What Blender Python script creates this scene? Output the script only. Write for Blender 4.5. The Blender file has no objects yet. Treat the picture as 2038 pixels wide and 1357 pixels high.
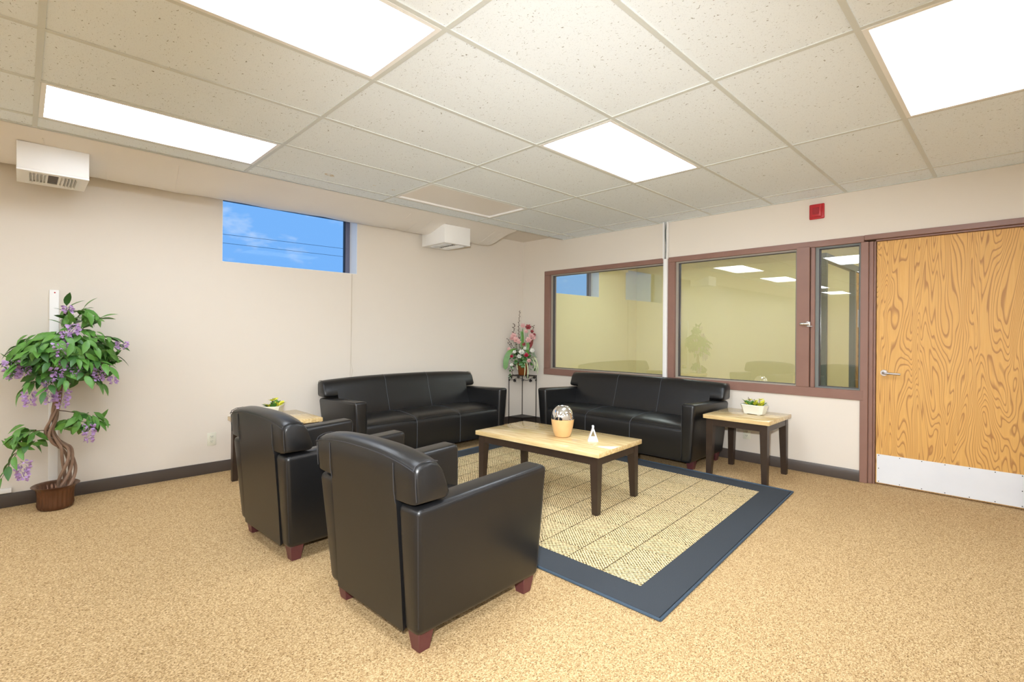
import bpy, bmesh, math, random
from mathutils import Vector, Matrix
random.seed(7)
R = math.radians
scn = bpy.context.scene
COL = scn.collection

# ------------------------------------------------------------------ camera
YAW, ROLL = 0.7945, -0.0069
fw = Vector((-math.sin(YAW), math.cos(YAW), 0)); rt = Vector((math.cos(YAW), math.sin(YAW), 0)); up = Vector((0, 0, 1))
cX = rt*math.cos(ROLL) - up*math.sin(ROLL); cY = up*math.cos(ROLL) + rt*math.sin(ROLL); cZ = -fw
CAM = Vector((5.125, -5.2597, 1.2771))
cd = bpy.data.cameras.new('camera'); cam = bpy.data.objects.new('camera', cd); COL.objects.link(cam)
m = Matrix((cX, cY, cZ)).transposed().to_4x4(); m.translation = CAM; cam.matrix_world = m
cd.sensor_width = 36; cd.lens = 994.526/2038*36; cd.shift_x = 0.00033; cd.shift_y = -14.18/2038; cd.clip_start = 0.05
scn.camera = cam
vs = scn.view_settings
vs.view_transform = 'Standard'; vs.look = 'None'; vs.gamma = 1; vs.use_curve_mapping = False; vs.exposure = 1.03
PANEL = 5.4          # radiance of the lit ceiling panels
FLASH = 265.0        # tilted-up flash on the camera

# ------------------------------------------------------------------ sky
w = bpy.data.worlds.new('sky'); scn.world = w; w.use_nodes = True
nt = w.node_tree; nt.nodes.clear()
tc = nt.nodes.new('ShaderNodeTexCoord'); mp = nt.nodes.new('ShaderNodeMapping'); mp.inputs['Scale'].default_value = (3, 3, 7)
nz = nt.nodes.new('ShaderNodeTexNoise'); nz.inputs['Scale'].default_value = 2.2; nz.inputs['Detail'].default_value = 7; nz.inputs['Roughness'].default_value = .6
cr = nt.nodes.new('ShaderNodeValToRGB'); cr.color_ramp.elements[0].position = .56; cr.color_ramp.elements[1].position = .78
mx = nt.nodes.new('ShaderNodeMixRGB'); mx.inputs[1].default_value = (.20, .48, .95, 1); mx.inputs[2].default_value = (.75, .87, 1, 1)
bg = nt.nodes.new('ShaderNodeBackground'); bg.inputs['Strength'].default_value = .5
wo = nt.nodes.new('ShaderNodeOutputWorld')
for a, b in ((tc.outputs['Generated'], mp.inputs[0]), (mp.outputs[0], nz.inputs[0]), (nz.outputs[0], cr.inputs[0]), (cr.outputs[0], mx.inputs[0]), (mx.outputs[0], bg.inputs[0]), (bg.outputs[0], wo.inputs[0])):
    nt.links.new(a, b)

# ------------------------------------------------------------------ camera flash (tilted up, a little above and left of the lens)
sd = bpy.data.lights.new('camera_flash', 'SPOT'); sd.energy = FLASH; sd.spot_size = R(98); sd.spot_blend = 1.0; sd.shadow_soft_size = .03; sd.color = (.95, .98, 1)
so = bpy.data.objects.new('camera_flash', sd); COL.objects.link(so)
so.location = CAM + Vector((0, 0, .2)) - rt*.07
so.rotation_euler = (fw - up*.10 + rt*.12).to_track_quat('-Z', 'Y').to_euler()

# ------------------------------------------------------------------ materials
def nodes(name):
    mt = bpy.data.materials.new(name); mt.use_nodes = True
    n = mt.node_tree.nodes; b = n['Principled BSDF']
    return mt, mt.node_tree, n, b
def srgb(r, g, b):
    f = lambda c: (c/12.92 if c <= .04045 else ((c+.055)/1.055)**2.4)
    return (f(r/255), f(g/255), f(b/255), 1)
def plain(name, col, rough=.5, metal=0, spec=.5, bump=None, var=None, coat=0):
    mt, t, n, b = nodes(name)
    b.inputs['Base Color'].default_value = col; b.inputs['Roughness'].default_value = rough
    b.inputs['Metallic'].default_value = metal; b.inputs['Specular IOR Level'].default_value = spec; b.inputs['Coat Weight'].default_value = coat
    tcn = n.new('ShaderNodeTexCoord')
    if var:
        nz = n.new('ShaderNodeTexNoise'); nz.inputs['Scale'].default_value = var[0]; nz.inputs['Detail'].default_value = 4
        r = n.new('ShaderNodeMixRGB'); r.inputs[1].default_value = col; r.inputs[2].default_value = var[1]
        t.links.new(tcn.outputs['Object'], nz.inputs[0]); t.links.new(nz.outputs[0], r.inputs[0]); t.links.new(r.outputs[0], b.inputs['Base Color'])
    if bump:
        nz = n.new('ShaderNodeTexNoise'); nz.inputs['Scale'].default_value = bump[0]; nz.inputs['Detail'].default_value = 3
        bp = n.new('ShaderNodeBump'); bp.inputs['Strength'].default_value = bump[1]; bp.inputs['Distance'].default_value = .002
        t.links.new(tcn.outputs['Object'], nz.inputs[0]); t.links.new(nz.outputs[0], bp.inputs['Height']); t.links.new(bp.outputs[0], b.inputs['Normal'])
    return mt
M = {}
M['wall'] = plain('cream_paint', srgb(231, 223, 211), .6, spec=.3, bump=(300, .08), var=(.8, srgb(228, 219, 206)))
M['office_wall'] = plain('pale_yellow_paint', srgb(232, 222, 176), .6, spec=.3, bump=(300, .08))
M['white'] = plain('white_paint', srgb(244, 243, 240), .45, bump=(200, .04))
M['grid'] = plain('grid_metal', srgb(214, 217, 212), .45, bump=(100, .02))
M['base'] = plain('vinyl_base', srgb(74, 66, 62), .35, bump=(60, .1), var=(5, srgb(86, 77, 71)))
M['frame'] = plain('brown_frame_paint', srgb(150, 114, 100), .38, bump=(120, .06), var=(7, srgb(134, 100, 88)))
M['gasket'] = plain('grey_stop', srgb(165, 158, 145), .4, bump=(100, .05))
M['darkgasket'] = plain('dark_gasket', srgb(60, 55, 60), .4, bump=(100, .05))
M['leather'] = plain('black_leather', srgb(15, 16, 18), .34, spec=.5, bump=(320, .14), var=(3, srgb(23, 22, 22)))
M['edge_thread'] = plain('edge_thread', srgb(40, 40, 43), .45, bump=(400, .1))
M['thread'] = plain('seam_thread', srgb(78, 82, 88), .5, bump=(400, .1))
M['leg'] = plain('mahogany_leg', srgb(98, 52, 54), .4, bump=(80, .1), var=(15, srgb(82, 42, 44)))
M['espresso'] = plain('espresso_wood', srgb(44, 33, 27), .36, bump=(60, .12), var=(18, srgb(58, 44, 34)))
M['chrome'] = plain('chrome', (.8, .8, .8, 1), .12, metal=1, bump=(30, .02))
M['satin'] = plain('satin_nickel', (.62, .62, .64, 1), .3, metal=1, bump=(60, .03))
M['mirror_silver'] = plain('mirror_silver', (.86, .85, .84, 1), .05, metal=1, bump=(14, .15))
M['vase_wood'] = plain('turned_wood', srgb(232, 196, 142), .35, bump=(40, .1), var=(9, srgb(206, 158, 98)))
M['iron'] = plain('black_iron', srgb(40, 34, 30), .5, metal=.4, bump=(120, .2))
M['paper'] = plain('white_card', srgb(240, 240, 242), .5, bump=(80, .03))
M['red'] = plain('red_plastic', srgb(190, 40, 48), .35, bump=(90, .04))
M['red_dark'] = plain('red_grille', srgb(158, 30, 38), .4, bump=(300, .3))
M['planter'] = plain('white_ceramic', srgb(236, 236, 224), .25, bump=(60, .03))
M['soil'] = plain('dark_moss', srgb(60, 52, 34), .9, bump=(80, .6), var=(50, srgb(40, 50, 24)))
M['leafg'] = plain('leaf_green', srgb(66, 122, 44), .42, bump=(50, .15), var=(22, srgb(112, 164, 72)))
M['leafd'] = plain('leaf_dark_green', srgb(46, 92, 38), .42, bump=(50, .15), var=(20, srgb(70, 120, 50)))
M['leafy'] = plain('leaf_yellow', srgb(236, 222, 60), .45, bump=(50, .1), var=(30, srgb(200, 210, 60)))
M['leafs'] = plain('leaf_silver_green', srgb(138, 166, 130), .5, bump=(50, .1), var=(30, srgb(186, 202, 176)))
M['lilac'] = plain('lilac_petal', srgb(176, 134, 202), .55, bump=(60, .1), var=(30, srgb(212, 182, 224)))
M['pink'] = plain('pink_petal', srgb(222, 164, 160), .55, bump=(60, .1), var=(30, srgb(238, 200, 196)))
M['rose'] = plain('rose_petal', srgb(176, 84, 84), .55, bump=(60, .1), var=(30, srgb(150, 58, 66)))
M['whitep'] = plain('white_petal', srgb(232, 230, 220), .55, bump=(60, .1))
M['crimson'] = plain('crimson_petal', srgb(176, 30, 60), .5, bump=(60, .1))
M['ribbon'] = plain('striped_blade', srgb(170, 200, 140), .45, bump=(60, .1), var=(20, srgb(220, 220, 170)))
M['bark'] = plain('twisted_bark', srgb(170, 142, 120), .8, bump=(60, .6), var=(16, srgb(116, 88, 70)))
M['twig'] = plain('brown_twig', srgb(84, 60, 46), .7, bump=(60, .3))
M['terracotta'] = plain('amber_pot', srgb(150, 86, 36), .35, bump=(40, .1), var=(12, srgb(110, 58, 24)))
M['bronze'] = plain('bronze_metal', srgb(140, 104, 82), .3, metal=.8, bump=(40, .1), var=(9, srgb(92, 68, 56)))
M['outlet'] = plain('ivory_plastic', srgb(228, 226, 208), .35, bump=(90, .02))
M['dark'] = plain('dark_slot', srgb(28, 26, 26), .6, bump=(90, .02))
M['greyvent'] = plain('grey_vent', srgb(120, 116, 116), .5, bump=(90, .05))
M['cable'] = plain('green_grey_cable', srgb(70, 84, 78), .5, bump=(90, .05))
M['cord'] = plain('cord_beige', srgb(200, 188, 168), .6, bump=(200, .1))
M['alu'] = plain('grey_aluminium', srgb(108, 110, 130), .35, metal=.3, bump=(90, .03))
M['rubber'] = plain('black_line', srgb(25, 25, 30), .5, bump=(90, .03))
M['kick'] = plain('brushed_kick_plate', srgb(238, 241, 245), .42, bump=(40, .04), var=(4, srgb(226, 230, 236)))
M['steel'] = plain('office_frame_grey', srgb(120, 124, 120), .4, bump=(90, .03))
M['binding'] = plain('rug_binding', srgb(70, 88, 104), .8, bump=(400, .5), var=(200, srgb(50, 66, 82)))
M['rugborder'] = plain('rug_border', srgb(56, 60, 66), .95, spec=.1, bump=(500, .8), var=(350, srgb(80, 85, 90)))
M['duct'] = plain('duct_wrap', srgb(242, 237, 230), .5, spec=.3, bump=(9, .12), var=(2, srgb(238, 231, 222)))
M['asphalt'] = plain('outside_ground', srgb(150, 150, 140), .9, bump=(5, .2))

def leather_extra():
    mt = M['leather']; n = mt.node_tree.nodes; b = n['Principled BSDF']
    b.inputs['Coat Weight'].default_value = .08; b.inputs['Coat Roughness'].default_value = .25
leather_extra()

def carpet():
    mt, t, n, b = nodes('tan_carpet'); b.inputs['Roughness'].default_value = .95; b.inputs['Specular IOR Level'].default_value = .1
    tcn = n.new('ShaderNodeTexCoord'); mp = n.new('ShaderNodeMapping'); mp.inputs['Rotation'].default_value = (0, 0, R(0)); mp.inputs['Scale'].default_value = (1, .6, 1)
    t.links.new(tcn.outputs['Object'], mp.inputs[0])
    n1 = n.new('ShaderNodeTexNoise'); n1.inputs['Scale'].default_value = 240; n1.inputs['Detail'].default_value = 3; n1.inputs['Roughness'].default_value = .75
    n2 = n.new('ShaderNodeTexNoise'); n2.inputs['Scale'].default_value = 150; n2.inputs['Detail'].default_value = 2
    n3 = n.new('ShaderNodeTexNoise'); n3.inputs['Scale'].default_value = .7; n3.inputs['Detail'].default_value = 3
    t.links.new(mp.outputs[0], n1.inputs[0]); t.links.new(tcn.outputs['Object'], n2.inputs[0]); t.links.new(tcn.outputs['Object'], n3.inputs[0])
    r = n.new('ShaderNodeValToRGB'); e = r.color_ramp.elements
    e[0].position = .40; e[0].color = srgb(82, 58, 32); e[1].position = .63; e[1].color = srgb(240, 212, 168)
    m1 = e.new(.445); m1.color = srgb(172, 140, 96); m2 = e.new(.53); m2.color = srgb(206, 176, 130)
    vo = n.new('ShaderNodeTexVoronoi'); vo.inputs['Scale'].default_value = 250; t.links.new(mp.outputs[0], vo.inputs[0])
    sx = n.new('ShaderNodeSeparateColor'); t.links.new(vo.outputs['Color'], sx.inputs[0])
    mr = n.new('ShaderNodeMapRange'); mr.inputs[3].default_value = .40; mr.inputs[4].default_value = .62; t.links.new(sx.outputs[0], mr.inputs[0])
    av = n.new('ShaderNodeMath'); av.operation = 'MULTIPLY_ADD'; av.inputs[1].default_value = .35; t.links.new(n1.outputs[0], av.inputs[0])
    sc_ = n.new('ShaderNodeMath'); sc_.operation = 'MULTIPLY'; sc_.inputs[1].default_value = .65; t.links.new(mr.outputs[0], sc_.inputs[0]); t.links.new(sc_.outputs[0], av.inputs[2])
    t.links.new(av.outputs[0], r.inputs[0])
    r2 = n.new('ShaderNodeValToRGB'); e = r2.color_ramp.elements; e[0].position = .40; e[0].color = (.72, .70, .68, 1); e[1].position = .60; e[1].color = (1.05, 1.05, 1.05, 1)
    t.links.new(n2.outputs[0], r2.inputs[0])
    mu = n.new('ShaderNodeMixRGB'); mu.blend_type = 'MULTIPLY'; mu.inputs[0].default_value = .8
    t.links.new(r.outputs[0], mu.inputs[1]); t.links.new(r2.outputs[0], mu.inputs[2])
    t.links.new(mu.outputs[0], b.inputs['Base Color'])
    bp = n.new('ShaderNodeBump'); bp.inputs['Strength'].default_value = .25; bp.inputs['Distance'].default_value = .003
    t.links.new(n1.outputs[0], bp.inputs['Height']); t.links.new(bp.outputs[0], b.inputs['Normal'])
    return mt
M['carpet'] = carpet()

def math_node(n, t, op, a, b=None, c=None):
    k = n.new('ShaderNodeMath'); k.operation = op
    for i, v in enumerate((a, b, c)):
        if v is None: continue
        if isinstance(v, (int, float)): k.inputs[i].default_value = v
        else: t.links.new(v, k.inputs[i])
    return k.outputs[0]

def rugfield():
    # squares of diagonal looped weave, direction alternating from square to square, dark joints between them
    mt, t, n, b = nodes('straw_weave'); b.inputs['Roughness'].default_value = .95; b.inputs['Specular IOR Level'].default_value = .1
    tcn = n.new('ShaderNodeTexCoord'); sp = n.new('ShaderNodeSeparateXYZ'); t.links.new(tcn.outputs['Object'], sp.inputs[0])
    mm = lambda *a: math_node(n, t, *a)
    x, y = sp.outputs[0], sp.outputs[1]
    S = .235
    cx = mm('FLOOR', mm('DIVIDE', x, S)); cy = mm('FLOOR', mm('DIVIDE', y, S))
    par = mm('PINGPONG', mm('ADD', cx, cy), 1.0)
    d1 = mm('ADD', x, y); d2 = mm('SUBTRACT', x, y)
    dm = mm('ADD', mm('MULTIPLY', d1, par), mm('MULTIPLY', d2, mm('SUBTRACT', 1.0, par)))
    do = mm('ADD', mm('MULTIPLY', d2, par), mm('MULTIPLY', d1, mm('SUBTRACT', 1.0, par)))
    st = mm('SINE', mm('MULTIPLY', dm, 290.0)); st2 = mm('SINE', mm('MULTIPLY', do, 210.0))
    h = mm('ADD', mm('MULTIPLY', st, .36), mm('MULTIPLY', st2, .16))
    nz = n.new('ShaderNodeTexNoise'); nz.inputs['Scale'].default_value = 160; nz.inputs['Detail'].default_value = 2; t.links.new(tcn.outputs['Object'], nz.inputs[0])
    vo = n.new('ShaderNodeTexVoronoi'); vo.inputs['Scale'].default_value = 170; t.links.new(tcn.outputs['Object'], vo.inputs[0])
    sx = n.new('ShaderNodeSeparateColor'); t.links.new(vo.outputs['Color'], sx.inputs[0])
    h = mm('ADD', h, mm('MULTIPLY', nz.outputs[0], .5)); h = mm('ADD', h, mm('MULTIPLY', sx.outputs[0], .55))
    fx = mm('FRACT', mm('DIVIDE', x, S)); fy = mm('FRACT', mm('DIVIDE', y, S))
    jx = mm('LESS_THAN', fx, .03); jy = mm('MULTIPLY', mm('LESS_THAN', fy, .025), .55)
    j = mm('MAXIMUM', jx, jy)
    h = mm('SUBTRACT', h, mm('MULTIPLY', j, .55))
    r = n.new('ShaderNodeValToRGB'); e = r.color_ramp.elements
    e[0].position = .12; e[0].color = srgb(78, 66, 46); e[1].position = .85; e[1].color = srgb(244, 226, 182)
    k = e.new(.38); k.color = srgb(186, 160, 112); k = e.new(.55); k.color = srgb(220, 196, 148)
    t.links.new(h, r.inputs[0]); t.links.new(r.outputs[0], b.inputs['Base Color'])
    bp = n.new('ShaderNodeBump'); bp.inputs['Strength'].default_value = .7; bp.inputs['Distance'].default_value = .004
    t.links.new(h, bp.inputs['Height']); t.links.new(bp.outputs[0], b.inputs['Normal'])
    return mt
M['rugfield'] = rugfield()

def tile_mat():
    mt, t, n, b = nodes('fissured_tile'); b.inputs['Roughness'].default_value = .9; b.inputs['Specular IOR Level'].default_value = .15
    tcn = n.new('ShaderNodeTexCoord'); oi = n.new('ShaderNodeObjectInfo'); ad = n.new('ShaderNodeVectorMath'); ad.operation = 'ADD'
    sc = n.new('ShaderNodeVectorMath'); sc.operation = 'SCALE'; sc.inputs[0].default_value = (13, 7, 3); t.links.new(oi.outputs['Random'], sc.inputs['Scale'])
    t.links.new(tcn.outputs['Object'], ad.inputs[0]); t.links.new(sc.outputs[0], ad.inputs[1])
    dn = n.new('ShaderNodeTexNoise'); dn.inputs['Scale'].default_value = 25; t.links.new(ad.outputs[0], dn.inputs[0])
    ad2 = n.new('ShaderNodeVectorMath'); ad2.operation = 'MULTIPLY_ADD'; ad2.inputs[1].default_value = (.05, .05, .05)
    t.links.new(dn.outputs['Color'], ad2.inputs[0]); t.links.new(ad.outputs[0], ad2.inputs[2])
    mp = n.new('ShaderNodeMapping'); mp.inputs['Scale'].default_value = (1.0, 2.4, 1); mp.inputs['Rotation'].default_value = (0, 0, R(20)); t.links.new(ad2.outputs[0], mp.inputs[0])
    v = n.new('ShaderNodeTexNoise'); v.inputs['Scale'].default_value = 62; v.inputs['Detail'].default_value = 1.5; t.links.new(mp.outputs[0], v.inputs[0])
    r = n.new('ShaderNodeValToRGB'); e = r.color_ramp.elements; e[0].position = .275; e[0].color = (0, 0, 0, 1); e[1].position = .305; e[1].color = (1, 1, 1, 1)
    t.links.new(v.outputs[0], r.inputs[0])
    r2 = n.new('ShaderNodeTexNoise'); r2.inputs['Scale'].default_value = 190; t.links.new(ad.outputs[0], r2.inputs[0])
    r3 = n.new('ShaderNodeValToRGB'); e = r3.color_ramp.elements; e[0].position = .30; e[0].color = (.72, .72, .72, 1); e[1].position = .40; e[1].color = (1, 1, 1, 1); t.links.new(r2.outputs[0], r3.inputs[0])
    c = n.new('ShaderNodeMixRGB'); c.inputs[1].default_value = srgb(150, 149, 143); c.inputs[2].default_value = srgb(240, 247, 252); t.links.new(r.outputs[0], c.inputs[0])
    mu = n.new('ShaderNodeMixRGB'); mu.blend_type = 'MULTIPLY'; mu.inputs[0].default_value = .6; t.links.new(c.outputs[0], mu.inputs[1]); t.links.new(r3.outputs[0], mu.inputs[2])
    t.links.new(mu.outputs[0], b.inputs['Base Color'])
    bp = n.new('ShaderNodeBump'); bp.inputs['Strength'].default_value = .5; bp.inputs['Distance'].default_value = .003; t.links.new(r.outputs[0], bp.inputs['Height']); t.links.new(bp.outputs[0], b.inputs['Normal'])
    return mt
M['tile'] = tile_mat()

def lens_mat(on):
    mt, t, n, b = nodes('lit_lens' if on else 'unlit_lens')
    tcn = n.new('ShaderNodeTexCoord'); wv = n.new('ShaderNodeTexWave'); wv.inputs['Scale'].default_value = 26; wv.bands_direction = 'X'; t.links.new(tcn.outputs['Object'], wv.inputs[0])
    bp = n.new('ShaderNodeBump'); bp.inputs['Strength'].default_value = .25; bp.inputs['Distance'].default_value = .003; t.links.new(wv.outputs['Fac'], bp.inputs['Height']); t.links.new(bp.outputs[0], b.inputs['Normal'])
    b.inputs['Roughness'].default_value = .3
    if on:
        b.inputs['Base Color'].default_value = (.8, .8, .75, 1)
        r = n.new('ShaderNodeMapRange'); r.inputs[3].default_value = PANEL*.9; r.inputs[4].default_value = PANEL*1.1; t.links.new(wv.outputs['Fac'], r.inputs[0]); t.links.new(r.outputs[0], b.inputs['Emission Strength'])
        b.inputs['Emission Color'].default_value = (.875, .955, 1.07, 1)
    else: b.inputs['Base Color'].default_value = srgb(240, 234, 226)
    return mt
M['lens_on'] = lens_mat(True); M['lens_off'] = lens_mat(False)

def stone(name, rot):
    mt, t, n, b = nodes(name); b.inputs['Roughness'].default_value = .09; b.inputs['Specular IOR Level'].default_value = .6
    tcn = n.new('ShaderNodeTexCoord'); mp = n.new('ShaderNodeMapping'); mp.inputs['Scale'].default_value = (1.2, 14, 14) if rot == 0 else (14, 1.2, 14); t.links.new(tcn.outputs['Object'], mp.inputs[0])
    n1 = n.new('ShaderNodeTexNoise'); n1.inputs['Scale'].default_value = 2.6; n1.inputs['Detail'].default_value = 6; n1.inputs['Roughness'].default_value = .65; t.links.new(mp.outputs[0], n1.inputs[0])
    r = n.new('ShaderNodeValToRGB'); e = r.color_ramp.elements; e[0].position = .3; e[0].color = srgb(196, 164, 112); e[1].position = .7; e[1].color = srgb(236, 216, 168); k = e.new(.5); k.color = srgb(220, 192, 138)
    t.links.new(n1.outputs[0], r.inputs[0]); t.links.new(r.outputs[0], b.inputs['Base Color'])
    return mt
M['stone'] = stone('travertine_long', 0)

def oak():
    mt, t, n, b = nodes('oak_veneer'); b.inputs['Roughness'].default_value = .5
    tcn = n.new('ShaderNodeTexCoord'); mp = n.new('ShaderNodeMapping'); mp.inputs['Scale'].default_value = (3.8, 1, .55); t.links.new(tcn.outputs['Object'], mp.inputs[0])
    n1 = n.new('ShaderNodeTexNoise'); n1.inputs['Scale'].default_value = 1.5; n1.inputs['Detail'].default_value = 2.2; n1.inputs['Roughness'].default_value = .45; n1.inputs['Distortion'].default_value = .5; t.links.new(mp.outputs[0], n1.inputs[0])
    mm = lambda *a: math_node(n, t, *a)
    fr = mm('FRACT', mm('MULTIPLY', n1.outputs[0], 34.0))
    r = n.new('ShaderNodeValToRGB'); e = r.color_ramp.elements; e[0].position = 0; e[0].color = (.0, .0, .0, 1); e[1].position = .3; e[1].color = (1, 1, 1, 1)
    k = e.new(.10); k.color = (.12, .12, .12, 1); k = e.new(.93); k.color = (.85, .85, .85, 1); k = e.new(1.0); k.color = (0, 0, 0, 1); t.links.new(fr, r.inputs[0])
    mp2 = n.new('ShaderNodeMapping'); mp2.inputs['Scale'].default_value = (60, 10, 2.5); t.links.new(tcn.outputs['Object'], mp2.inputs[0])
    n2 = n.new('ShaderNodeTexNoise'); n2.inputs['Scale'].default_value = 2; n2.inputs['Detail'].default_value = 4; t.links.new(mp2.outputs[0], n2.inputs[0])
    c1 = n.new('ShaderNodeMixRGB'); c1.inputs[1].default_value = srgb(216, 160, 80); c1.inputs[2].default_value = srgb(232, 186, 110); t.links.new(n2.outputs[0], c1.inputs[0])
    c = n.new('ShaderNodeMixRGB'); c.inputs[1].default_value = srgb(176, 124, 66); t.links.new(r.outputs[0], c.inputs[0]); t.links.new(c1.outputs[0], c.inputs[2])
    t.links.new(c.outputs[0], b.inputs['Base Color'])
    return mt
M['oak'] = oak()

def glass(name, refl, tint, k=2.0):
    mt, t, n, b = nodes(name); n.remove(b); out = n['Material Output']
    tr = n.new('ShaderNodeBsdfTransparent'); tr.inputs[0].default_value = tint
    gl = n.new('ShaderNodeBsdfGlossy'); gl.inputs['Roughness'].default_value = .004; gl.inputs[0].default_value = (1, 1, 1, 1)
    lw = n.new('ShaderNodeFresnel'); lw.inputs['IOR'].default_value = 1.5
    gm = n.new('ShaderNodeNewGeometry'); a = math_node(n, t, 'ADD', math_node(n, t, 'MULTIPLY', lw.outputs[0], k), refl)
    a = math_node(n, t, 'MULTIPLY', a, math_node(n, t, 'SUBTRACT', 1.0, gm.outputs['Backfacing']))
    mx = n.new('ShaderNodeMixShader'); t.links.new(a, mx.inputs[0]); t.links.new(tr.outputs[0], mx.inputs[1]); t.links.new(gl.outputs[0], mx.inputs[2]); t.links.new(mx.outputs[0], out.inputs[0])
    return mt
M['pane'] = glass('office_glass', .10, (.93, .96, .90, 1)); M['clear'] = glass('window_glass', .0, (.97, .98, 1, 1), .12)

# ------------------------------------------------------------------ mesh helpers
def box(bm, x0, x1, y0, y1, z0, z1):
    v = [bm.verts.new(p) for p in ((x0, y0, z0), (x1, y0, z0), (x1, y1, z0), (x0, y1, z0), (x0, y0, z1), (x1, y0, z1), (x1, y1, z1), (x0, y1, z1))]
    for f in ((3, 2, 1, 0), (4, 5, 6, 7), (0, 1, 5, 4), (1, 2, 6, 5), (2, 3, 7, 6), (3, 0, 4, 7)): bm.faces.new([v[i] for i in f])
    return v
def hexa(bm, lo, hi):      # lo / hi: four points each, counter-clockwise from above
    v = [bm.verts.new(p) for p in list(lo)+list(hi)]
    for f in ((3, 2, 1, 0), (4, 5, 6, 7), (0, 1, 5, 4), (1, 2, 6, 5), (2, 3, 7, 6), (3, 0, 4, 7)): bm.faces.new([v[i] for i in f])
def bev(bm, off, seg=2):
    bmesh.ops.bevel(bm, geom=list(bm.edges), offset=off, segments=seg, profile=.5, affect='EDGES', clamp_overlap=True); return bm
def tube(bm, pts, r, seg=6, cap=True):
    pts = [Vector(p) for p in pts]; rs = r if isinstance(r, (list, tuple)) else [r]*len(pts)
    rings = []; n = None
    for i, p in enumerate(pts):
        t = (pts[min(i+1, len(pts)-1)]-pts[max(i-1, 0)]).normalized()
        if n is None: n = t.orthogonal().normalized()
        else: n = (n - t*n.dot(t)).normalized()
        b = t.cross(n)
        rings.append([bm.verts.new(p+(n*math.cos(a)+b*math.sin(a))*rs[i]) for a in (2*math.pi*k/seg for k in range(seg))])
    for a, b in zip(rings, rings[1:]):
        for k in range(seg): bm.faces.new((a[k], a[(k+1) % seg], b[(k+1) % seg], b[k]))
    if cap: bm.faces.new(rings[0][::-1]); bm.faces.new(rings[-1])
def lathe(bm, prof, seg=32, c=(0, 0), flute=None):
    rings = []
    for r, z in prof:
        if r < 1e-5: rings.append([bm.verts.new((c[0], c[1], z))]); continue
        rings.append([bm.verts.new((c[0]+(r+(flute(k, z) if flute else 0))*math.cos(2*math.pi*k/seg), c[1]+(r+(flute(k, z) if flute else 0))*math.sin(2*math.pi*k/seg), z)) for k in range(seg)])
    for a, b in zip(rings, rings[1:]):
        for k in range(seg):
            if len(a) == 1 and len(b) == 1: continue
            if len(a) == 1: bm.faces.new((a[0], b[(k+1) % seg], b[k]))
            elif len(b) == 1: bm.faces.new((a[k], a[(k+1) % seg], b[0]))
            else: bm.faces.new((a[k], a[(k+1) % seg], b[(k+1) % seg], b[k]))
def loft(bm, secs):        # closed profile sections, capped
    rings = [[bm.verts.new(p) for p in s] for s in secs]; k = len(rings[0])
    for a, b in zip(rings, rings[1:]):
        for i in range(k): bm.faces.new((a[i], a[(i+1) % k], b[(i+1) % k], b[i]))
    bm.faces.new(rings[0][::-1]); bm.faces.new(rings[-1])
def obj(name, bm, mat, parent=None, smooth=True, ang=40, loc=None, rotz=None):
    bmesh.ops.recalc_face_normals(bm, faces=bm.faces)
    me = bpy.data.meshes.new(name); bm.to_mesh(me); bm.free()
    if smooth:
        me.polygons.foreach_set('use_smooth', [True]*len(me.polygons)); me.set_sharp_from_angle(angle=R(ang))
    me.materials.append(M[mat] if isinstance(mat, str) else mat)
    o = bpy.data.objects.new(name, me); COL.objects.link(o)
    if parent: o.parent = parent
    if loc is not None: o.location = loc
    if rotz is not None: o.rotation_euler = (0, 0, rotz)
    return o
def NB(): return bmesh.new()
def bxo(name, mat, dims, parent=None, b=0, seg=2):
    bm = NB(); box(bm, *dims)
    if b: bev(bm, b, seg)
    return obj(name, bm, mat, parent)
def empty(name, loc=(0, 0, 0), rotz=0, parent=None):
    o = bpy.data.objects.new(name, None); COL.objects.link(o); o.location = loc; o.rotation_euler = (0, 0, rotz); o.empty_display_size = .1
    if parent: o.parent = parent
    return o
def tag(o, label, cat, group=None):
    o['label'] = label; o['category'] = cat
    if group: o['group'] = group
    return o
def struct(o, label=None):
    o['kind'] = 'structure'
    if label: o['label'] = label
    return o
def copy_of(o, parent, loc, rot, scale=(1, 1, 1)):
    c = o.copy(); COL.objects.link(c); c.parent = parent; c.location = loc; c.rotation_euler = rot; c.scale = scale; return c

# ------------------------------------------------------------------ room shell
XR, YB = 7.25, -13.6         # far right and rear limits of the room
ZC, ZT = 2.62, 2.559        # slab above, underside of the hung ceiling
XE = .757                   # edge of the hung ceiling beside the duct
OY = 3.1                    # back of the office behind the glazing
struct(bxo('floor', 'carpet', (-.02, XR, YB, OY, -.1, 0)), 'tan looped carpet')
bm = NB(); box(bm, -.28, XR+.1, YB-.1, OY+.1, ZC, ZC+.1)
ceil = struct(obj('ceiling', bm, 'wall'), 'ceiling slab with hung white fissured tiles')
WY0, WY1, WZ0, WZ1 = -3.95, -2.62, 1.921, 2.56
def holed_left_wall(name, mat, y0, y1, holes):
    bm = NB(); y = y0
    for (a, b) in holes:
        box(bm, -.25, 0, y, a, 0, ZC); box(bm, -.25, 0, a, b, 0, WZ0); box(bm, -.25, 0, a, b, WZ1, ZC); y = b
    box(bm, -.25, 0, y, y1, 0, ZC)
    return struct(obj(name, bm, mat, smooth=False))
holed_left_wall('wall_left', 'wall', YB, .12, [(WY0, WY1)])['label'] = 'cream painted wall with a high window'
holed_left_wall('wall_office_left', 'office_wall', .12, OY, [(.56, 1.89)])['label'] = 'pale yellow office wall behind the glass'
bm = NB()
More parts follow.
